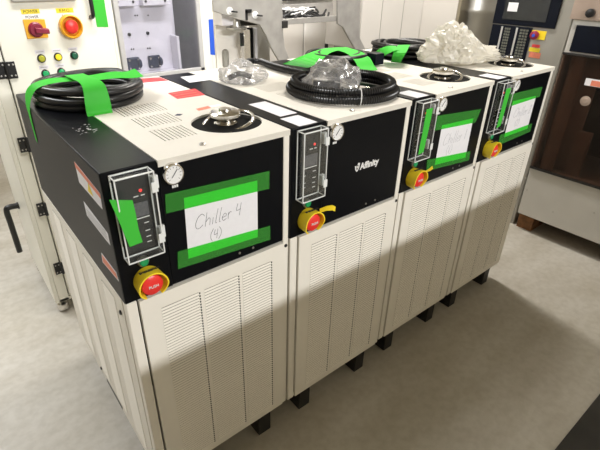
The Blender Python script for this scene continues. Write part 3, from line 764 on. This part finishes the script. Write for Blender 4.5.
# window door and what stands behind it
mb = MB().box(.551, .575, FY - .012, FY + .012, .9, CT - .03).box(.985, 1.009, FY - .012, FY + .012, .9, CT - .03)
mb.box(.575, .985, FY - .012, FY + .012, CT - .055, CT - .03).box(.551, 1.009, FY - .012, FY + .012, .88, 1.212)
wf = mb.build('window_frame', 'frame_grey', cab, bevel=.002)
MB().box(.574, .986, FY - .003, FY + .003, 1.211, CT - .054).build('window_pane', 'cab_glass', wf)
mb = MB().box(.548, 1.066, 1.80, 1.83, CB + .02, CT - .03).box(1.045, 1.066, FY + .04, 1.80, CB + .02, CT - .03).box(.548, .556, FY + .03, 1.80, CB + .02, CT - .03)
mb.build('inner_lining', 'grey_in', cab)
mb = MB().box(.590, .905, 1.42, 1.44, 1.02, 1.52).box(.575, .592, 1.34, 1.44, 1.10, 1.37).box(.880, .896, 1.34, 1.42, 1.10, 1.37)
mb.box(.575, .92, 1.33, 1.42, 1.06, 1.20)
mb.box(.585, .70, 1.37, 1.42, 1.515, 1.555).box(.73, .87, 1.37, 1.42, 1.515, 1.555)
mb.box(.560, .94, 1.47, 1.49, 1.02, 1.9)
br = mb.build('mounting_bracket', 'cream_in', cab, bevel=.003)
for x in (.652, .770):
    mb = MB().box(x - .034, x + .034, 1.400, 1.42, 1.214, 1.277).cyl((x + .022, 1.404, 1.245), (x + .040, 1.404, 1.245), .022)
    n_ = mb.build('connector_block', 'navy', br, bevel=.006)
    mb = MB()
    for a in (-.024, .024):
        for b in (-.020, .020): mb.lathe([(.0055, 0), (.0055, .003), (0, .004)], (x + a, 1.400, 1.245 + b), (0, -1, 0), 10)
    mb.build('screw', 'chrome', n_)
mb = MB()
for x, z in ((.655, 1.385), (.755, 1.385)): mb.lathe([(.0085, 0), (.0085, .006), (.004, .006)], (x, 1.42, z), (0, -1, 0), 14)
for x, z in ((.60, 1.47), (.615, 1.47), (.70, 1.47), (.712, 1.47), (.77, 1.468), (.655, 1.315), (.667, 1.315), (.745, 1.312), (.757, 1.312)):
    mb.lathe([(.004, 0), (.004, .003), (0, .003)], (x, 1.42, z), (0, -1, 0), 8)
for x in (.60, .68, .745, .85): mb.lathe([(.006, 0), (.006, .004), (0, .004)], (x, 1.37, 1.535), (0, -1, 0), 10)
mb.build('bolt', 'rubber', br)
# green tape running down the cabinet seam, blue tape on the right post
mb = MB().strip([(.457, DY - .0012, 1.62), (.457, DY - .0012, 1.442)], [(.512, DY - .0012, 1.62), (.510, DY - .0012, 1.439)], thick=.0005)
tag(mb.build('green_tape_strip', 'tapesolid'), 'vertical green tape strip stuck on the cream cabinet door seam', 'tape')
mb = MB().strip([(1.058, FY - .0012, 1.445), (1.056, FY - .0012, 1.27)], [(1.086, FY - .0012, 1.445), (1.086, FY - .0012, 1.265)], thick=.0005)
tag(mb.build('blue_tape_strip', 'blue'), 'vertical blue tape strip on the cream post right of the cabinet window', 'tape')

REMAP[0] = None
# grey machine far left behind the cabinet
gm = thing('grey_machine', 'grey machine base seen past the left edge of the cream cabinet', 'machine', (-.75, 2.75, 0))
MB().box(0, .45, 0, .6, .09, 1.4).build('body', 'grey_light', gm, bevel=.01)
for x in (.06, .39):
    for y in (.06, .54): MB().cyl((x, y, 0), (x, y, .092), .03).build('foot', 'rubber', gm)

# ------------------------------------------------------------ white machine with slot handle and spindle parts
wm = thing('white_machine', 'white machine housing with an oval handle slot between the blue tape and steel plates', 'machine', (0, 0, 0))
p0 = at(216, 40, y=1.67); p1 = at(246, 40, y=1.67)
MB().box(p0.x, p1.x, 1.67, 2.05, 0, 1.56).build('body', 'machine_white', wm, bevel=.004)
h0 = at(225, 49, y=1.665); h1 = at(226, 68, y=1.665)
mb = MB()
def oval(cx, z0, z1, r, y0, y1, m=0):
    n = 10; poly = [(cx + r * math.cos(PI * k / n), z1 - r + r * math.sin(PI * k / n)) for k in range(n + 1)] + [(cx - r * math.cos(PI * k / n), z0 + r - r * math.sin(PI * k / n)) for k in range(n + 1)]
    return MB().prism(poly, lambda u, v, d: (u, d, v), y0, y1, m)
oval(h0.x, h1.z, h0.z, .024, 1.662, 1.672).build('handle_rim', 'steel', wm)
oval(h0.x, h1.z + .012, h0.z - .012, .014, 1.660, 1.670).build('handle_recess', 'machine_grey', wm)
def pixbox(name, px0, px1, py0, py1, y, dep, m, parent, bevel=.002):
    a = at(px0, py1, y=y); b = at(px1, py1, y=y); c = at((px0 + px1) / 2, py0, y=y)
    return MB().box(a.x, b.x, y, y + dep, min(a.z, b.z), c.z).build(name, m, parent, bevel=bevel)
sp = thing('spindle_unit', 'dark bracket with a round disc and chrome post under the left steel plate', 'machine part', (0, 0, 0))
pixbox('support_post', 258, 270, 20, 70, 1.70, .10, 'machine_grey', sp)
pixbox('chrome_post', 245, 251, 30, 66, 1.58, .04, 'chrome', sp)
pixbox('blue_rail', 255.5, 258, 28, 66, 1.66, .03, 'grey_in', sp)
pixbox('dark_channel', 251, 256, 28, 68, 1.68, .04, 'dark', sp)
pixbox('bracket', 236, 258, 16, 25, 1.57, .08, 'interior', sp)
pixbox('motor_cover', 222, 235, 11, 25, 1.565, .09, 'cream_in', sp)
pixbox('black_stop', 241, 244, 33, 46, 1.585, .012, 'rubber', sp)
d0 = at(239, 30, y=1.54)
MB().lathe([(0, 0), (.060, 0), (.064, .006), (.064, .014), (.03, .018), (.02, .07)], (d0.x, 1.57, d0.z), n=36).build('disc', 'steel', sp)

# steel gantry: two shaped end plates and a tray along x
ga = thing('steel_gantry', 'grey steel gantry with two sloping end plates and a cable tray behind the chillers', 'machine frame', (0, 0, 0))
GY = 1.50
def pp(l): return [(at(a, b, y=GY).x, at(a, b, y=GY).z) for a, b in l]
fr = lambda u, v, d: (u, d, v)
pl1 = MB().prism(pp([(213, -30), (213, 11), (236, 19), (249, 22), (260, 25), (266, 35), (271, 47), (278, 59), (282, 66), (294, 66), (289, 58), (285, 47), (283.5, 35), (283, 20), (281, -30)]), fr, GY, GY + .02).build('end_plate', 'steel_paint', ga, bevel=.003)
for (px, py) in ((229.5, 11), (255, 15)):
    c0 = at(px, py, y=GY)
    k_ = MB().lathe([(.021, 0), (.021, .004), (.012, .006), (.008, .012), (0, .012)], (c0.x, GY, c0.z), (0, -1, 0), 24).build('knob', 'white', pl1)
    MB().cyl((c0.x + .004, GY - .014, c0.z), (c0.x + .045, GY - .014, c0.z - .006), .005).build('knob_lever', 'rubber', k_)
c0 = at(248, 11, y=GY)
MB().box(c0.x - .02, c0.x + .02, GY - .012, GY, c0.z - .01, c0.z + .010).box(c0.x - .02, c0.x - .010, GY - .012, GY, c0.z - .05, c0.z + .004).build('black_bracket', 'rubber', pl1)
pl2 = MB().prism(pp([(338, -30), (338, 24), (343, 27), (353, 45), (357, 52), (360, 58), (370, 58), (366, 50), (360, 38), (360, 6), (362, -30)]), fr, GY, GY + .02).build('end_plate', 'steel_paint', ga, bevel=.003)
a = at(286, 24, y=GY); b = at(358, 21, y=GY)
xa, xb = a.x - .01, b.x + .02; tz = (a.z + b.z) / 2
mb = MB().box(xa, xb, GY + .021, GY + .03, tz, tz + .035).box(xa, xb, GY + .03, GY + .30, tz, tz + .008).box(xa, xb, GY + .29, GY + .30, tz, tz + .10)
tr = mb.build('cable_tray', 'steel_paint', ga, bevel=.002)
pz = at(330, 6, y=GY + .3).z
mb = MB().box(xa, xb, GY + .30, GY + .36, tz + .09, tz + .24).build('upper_beam', 'steel', ga, bevel=.003)
mb = MB()
for k in range(34): mb.box(xa + .01 + k * (xb - xa - .02) / 34, xa + .01 + (k + .6) * (xb - xa - .02) / 34, GY + .285, GY + .30, tz + .125, tz + .165)
mb.build('toothed_rack', 'rubber', ga)
pixbox('end_stop', 283, 288, 21, 28, GY - .012, .03, 'interior', ga)
cb = thing('cable_bundle', 'bundle of black and white wires lying in the steel cable tray', 'cable', (0, 0, tz + .009))
rr = random.Random(4)
for k in range(7):
    y = GY + .06 + .03 * k; z = .010 + rr.random() * .03
    pts = [(xa + .03 + (i / 7) * (xb - xa) * .62, y + rr.uniform(-.03, .03), max(.008, z + rr.uniform(-.012, .03))) for i in range(8)]
    MB().tube(catmull(pts, 5), .0075, 8).build('black_wire', 'rubber', cb)
for k in range(5):
    pts = [(xa + .06 + rr.random() * .1 + (i / 6) * (xb - xa) * .34, GY + .07 + .04 * k + rr.uniform(-.05, .05), .045 + rr.uniform(-.01, .035)) for i in range(7)]
    MB().tube(catmull(pts, 5), .0035, 6).build('white_wire', 'white', cb)

# two pale machine housings beyond the gantry
def backbox(name, label, px0, px1, y, m, z1, dep=.6):
    a = at(px0, 50, y=y); b = at(px1, 50, y=y)
    t = thing(name, label, 'machine', (a.x, y, 0))
    MB().box(0, b.x - a.x, 0, dep, 0, z1).build('housing', m, t, bevel=.006)
    return t, b.x - a.x
backbox('machine_housing', 'beige machine housing seen between the left steel plate and the white panel', 248, 303, 2.26, 'whitecover', 1.62)
t_, w_ = backbox('machine_housing', 'white machine housing with a dark oval slot above the taped cable coil', 304, 372, 2.26, 'machine_white', 1.62)
o_ = at(327, 41, y=2.25); o_b = at(327, 52, y=2.25)
h_ = oval(o_.x, o_b.z, o_.z, .018, 2.250, 2.262).build('oval_slot', 'rubber', None)
h_.parent = t_; h_.location = -Vector(t_.location)

# white faceted cover on a grey base
wc = thing('machine_cover', 'off-white faceted machine hood hanging behind the packing film', 'machine', (0, 0, 0))
V2 = [at(361, 20, y=1.56), at(381, 20, y=1.52), at(402, 20, y=1.47), at(421, 20, x=3.0), at(456, 20, x=3.07)]
plan = [(v.x, v.y) for v in V2] + [(3.10, 1.22), (3.10, 1.95), (V2[0].x, 1.95)]
zb_ = at(381, 48, y=1.52).z
MB().prism(plan, lambda u, v, d: (u, v, d), zb_, 2.1).build('hood', 'whitecover', wc, bevel=.006)
cxm = sum(p[0] for p in plan) / len(plan); cym = sum(p[1] for p in plan) / len(plan)
MB().prism([(cxm + (x - cxm) * .86, cym + (y - cym) * .86) for x, y in plan], lambda u, v, d: (u, v, d), 0, zb_).build('base', 'machine_grey', wc)
s0 = V2[1]; mb = MB()
for v in (V2[1], V2[2]): mb.box(v.x - .002, v.x + .002, v.y - .003, v.y + .003, zb_, 2.1)
mb.build('panel_seam', 'machine_grey', wc)

# stainless tank
st = thing('stainless_tank', 'satin stainless steel tank between the white hood and the key console', 'tank', (3.32, 1.04, 0))
MB().lathe([(.16, .10), (.195, .12), (.195, 1.42), (.198, 1.425), (.198, 1.455), (.195, 1.46), (.195, 2.0)], (0, 0, 0), n=48).build('shell', 'stainless', st)
for a in (.5, 2.6, 4.7): MB().cyl((.13 * math.cos(a), .13 * math.sin(a), 0), (.13 * math.cos(a), .13 * math.sin(a), .11), .02).build('leg', 'steel', st)

# key console
kc = thing('key_console', 'grey console with dark screen, keypads and a yellow emergency stop', 'machine', (0, 0, 0))
KX = 3.0
def oK(px, py): return at(px, py, x=KX)
ya = oK(490, 50).y; yb = oK(558, 40).y
MB().box(KX, KX + .5, oK(566, 40).y, ya + .015, 0, 2.0).build('body', 'machine_grey', kc, bevel=.004)
def kplate(name, px0, px1, py0, py1, m, parent=kc, th=.006, x=KX, bev=.001):
    c = (px0 + px1) / 2; a = at(px0, (py0 + py1) / 2, x=x); b = at(px1, (py0 + py1) / 2, x=x); t = at(c, py0, x=x); u = at(c, py1, x=x)
    return MB().box(x - th, x, min(a.y, b.y), max(a.y, b.y), u.z, t.z).build(name, m, parent, bevel=bev)
bl = MB().box(KX - .010, KX, oK(552, 40).y, ya + .02, oK(520, 25.5).z, 1.75).build('screen_bezel', 'navypanel', kc, bevel=.002)
sc_ = MB().box(KX - .013, KX - .009, oK(547, 20).y, oK(504, 15).y, oK(525, 20.5).z, 1.60).build('screen', 'screen', bl)
kplate('screen_label', 508, 518, 2.5, 11.5, 'paper', sc_, th=.0015, x=KX - .013)
kp = MB().box(KX - .008, KX, oK(530, 40).y, ya + .018, oK(510, 62).z, oK(515, 26).z).build('key_panel', 'navypanel', kc, bevel=.002)
for c0, c1 in ((502.5, 508.5), (518, 527)):
    mb = MB()
    ym = at(c0, 40, x=KX - .008).y; yn = at(c1, 40, x=KX - .008).y; ztop = oK(512, 28).z; zbt = oK(512, 60).z
    for i in range(11):
        for j in range(3):
            y1_ = ym + (yn - ym) * (j / 3); y2_ = ym + (yn - ym) * ((j + .75) / 3); z1_ = ztop + (zbt - ztop) * (i / 11); z2_ = ztop + (zbt - ztop) * ((i + .7) / 11)
            mb.box(KX - .011, KX - .008, min(y1_, y2_), max(y1_, y2_), min(z1_, z2_), max(z1_, z2_))
    mb.build('keypad', 'keys', kp)
mb = MB()
for c0 in (499.5, 514.5):
    y_ = at(c0, 40, x=KX - .008).y; mb.box(KX - .010, KX - .008, y_ - .006, y_ + .006, oK(512, 60).z, oK(512, 27).z)
mb.build('grey_strip', 'frame_grey', kp)
kplate('yellow_plate', 529.5, 546, 30.5, 39.5, 'yellow', th=.004)
e0 = oK(536.5, 35)
e_ = MB().lathe([(.020, 0), (.020, .02), (.027, .022), (.027, .032), (.018, .038), (0, .038)], (KX - .004, e0.y, e0.z), (-1, 0, 0), 24).build('emergency_stop', 'darkred', kc)
MB().lathe([(.010, .037), (.010, .040), (0, .040)], (KX - .004, e0.y, e0.z), (-1, 0, 0), 14).build('button_centre', 'blue', e_)
kplate('red_label', 532, 540, 44.5, 47.5, 'redlabel', th=.003)
kplate('yellow_label', 529, 540, 47.8, 52, 'yellowlabel', th=.003)
kplate('salmon_label', 529, 540.5, 52.4, 58, 'pinklabel', th=.003)

# machine with smoked window on a wooden pallet, right
sm = thing('smoked_window_machine', 'grey machine with a dark smoked window standing on a wooden pallet at right', 'machine', (0, 0, 0))
MX = 2.95; MYB = .262; MYF = -.72; PZ = .128
zw0 = at(560, 176, x=MX).z; zw1 = at(580, 55, x=MX).z
mb = MB().box(MX, MX + .8, MYF, MYB, PZ, zw0)
mb.box(MX, MX + .8, MYF, MYB, zw1, 1.80)
mb.box(MX + .6, MX + .8, MYF, MYB, zw0, zw1).box(MX, MX + .6, MYB - .012, MYB, zw0, zw1).box(MX, MX + .6, MYF, MYF + .03, zw0, zw1)
mb.build('housing', 'grey_light', sm, bevel=.004)
MB().box(MX + .58, MX + .598, MYF + .03, MYB - .012, zw0, zw1).build('rear_panel', 'interior', sm)
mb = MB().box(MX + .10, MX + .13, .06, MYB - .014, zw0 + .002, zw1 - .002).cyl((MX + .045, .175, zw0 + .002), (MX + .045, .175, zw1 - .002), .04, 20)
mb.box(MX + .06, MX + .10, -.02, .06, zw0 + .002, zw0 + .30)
mb.build('reflection_column', 'brown_reflect_parts', sm)  # column added to imitate a brown reflection in the smoked window
mb = MB().cyl((MX + .2, -.10, zw1 - .01), (MX + .2, -.13, zw0 + .2), .012).cyl((MX + .25, -.35, zw1 - .01), (MX + .22, -.2, zw0 + .35), .014).box(MX + .2, MX + .4, -.5, -.1, zw0 + .001, zw0 + .12)
mb.build('inner_pipework', 'machine_grey', sm)
wn = MB().box(MX - .010, MX - .002, MYF + .01, MYB - .002, zw0 + .012, zw1 - .006).build('smoked_window', 'smoked', sm, bevel=.002)
mb = MB().box(MX - .013, MX - .001, MYF + .01, MYB, zw0 - .004, zw0 + .012)
mb.build('window_trim', 'interior', sm)
MB().box(MX - .013, MX - .001, MYF + .01, MYB, zw1 - .006, zw1 + .006).build('window_trim', 'interior', sm)
k0 = at(585.5, 101, x=MX - .010)
MB().lathe([(.030, 0), (.030, .004), (.018, .006), (.016, .010), (0, .010)], (MX - .010, k0.y, k0.z), (-1, 0, 0), 24).build('round_latch', 'brown_reflect_parts', wn)
l_ = MB().box(MX - .0115, MX - .010, at(599, 84, x=MX).y - .02, at(586, 81, x=MX).y, at(592, 86, x=MX).z, at(592, 78.5, x=MX).z).build('warning_label', 'paper', wn)
MB().box(MX - .0122, MX - .0114, at(599, 84, x=MX).y - .02, at(592, 82, x=MX).y, at(592, 85.6, x=MX).z, at(592, 80, x=MX).z).build('salmon_print', 'pinklabel', l_)
MB().box(MX - .012, MX, MYF + .02, at(573, 40, x=MX).y, at(586, 53, x=MX).z, at(586, 25.5, x=MX).z).build('navy_panel', 'navypanel', sm, bevel=.003)
MB().box(MX - .016, MX, MYF + .02, at(573, 10, x=MX).y, at(586, 20, x=MX).z, 1.62).build('upper_window', 'brown_reflect_parts', sm, bevel=.002)
k1 = at(591, 13, x=MX - .016)
MB().lathe([(.024, 0), (.024, .02), (.016, .024), (0, .024)], (MX - .016, k1.y, k1.z), (-1, 0, 0), 18).build('black_knob', 'rubber', sm)
mb = MB()
for px, py in ((527, 190), (553, 212), (526, 178), (594, 213)):
    q_ = at(px, py, x=MX); mb.lathe([(.005, 0), (.005, .002), (0, .003)], (MX, q_.y, q_.z), (-1, 0, 0), 10)
mb.build('screw', 'steel', sm)
pa = thing('wooden_pallet', 'brown wooden pallet under the smoked window machine', 'pallet', (MX, 0, 0))
for y in (.15, -.62):
    for x in (.04, .62): MB().box(x, x + .12, y, y + .11, .016, .108).build('block', 'wood', pa, bevel=.003)
for y in (.15, -.62): MB().box(.04, .76, y, y + .11, 0, .0158).build('bottom_board', 'wood', pa, bevel=.002)
for k in range(6): MB().box(.04 + k * .125, .04 + k * .125 + .10, -.64, .26, .1082, .1272).build('top_board', 'wood', pa, bevel=.002)

# dark rubber mat at the camera's right foot
mb = MB().box(.75, 2.6, -1.55, -.775, 0.0002, .010)
tag(mb.build('rubber_mat', 'mat_rubber', None, bevel=.002), 'dark rubber floor mat at the bottom right corner', 'mat')

# ------------------------------------------------------------ light
def area(name, loc, sx, sy, power, color=(1, 1, 1), aim=(0, 0, -1), spread=180):
    l = bpy.data.lights.new(name, 'AREA'); l.shape = 'RECTANGLE'; l.size = sx; l.size_y = sy; l.energy = power; l.color = color; l.spread = math.radians(spread)
    o = bpy.data.objects.new(name, l); COL.objects.link(o); o.location = loc
    o.rotation_euler = Vector(aim).to_track_quat('-Z', 'Y').to_euler()
    return o
area('tube_front', (1.1, -4.0, 3.02), 2.4, .06, 160, (1, .995, .985), (0, .82, -.57))
area('fill_rear', (1.0, .35, 3.3), 2.0, .3, 50, (1, .985, .96), (0, .80, -.60), 100)  # added fill light, aimed back to brighten the rear machines
area('tube_left', (-1.0, 2.3, 3.3), .4, 2.2, 108, (.97, .985, 1.0))
area('tube_right', (2.45, 1.25, 3.3), .2, 1.3, 85, (1, .95, .88))
w = bpy.data.worlds.new('world'); SC.world = w; w.use_nodes = True
w.node_tree.nodes['Background'].inputs[0].default_value = (1, .93, .80, 1); w.node_tree.nodes['Background'].inputs[1].default_value = .02
SC.view_settings.view_transform = 'Standard'; SC.view_settings.look = 'None'; SC.view_settings.gamma = 1; SC.view_settings.exposure = 0
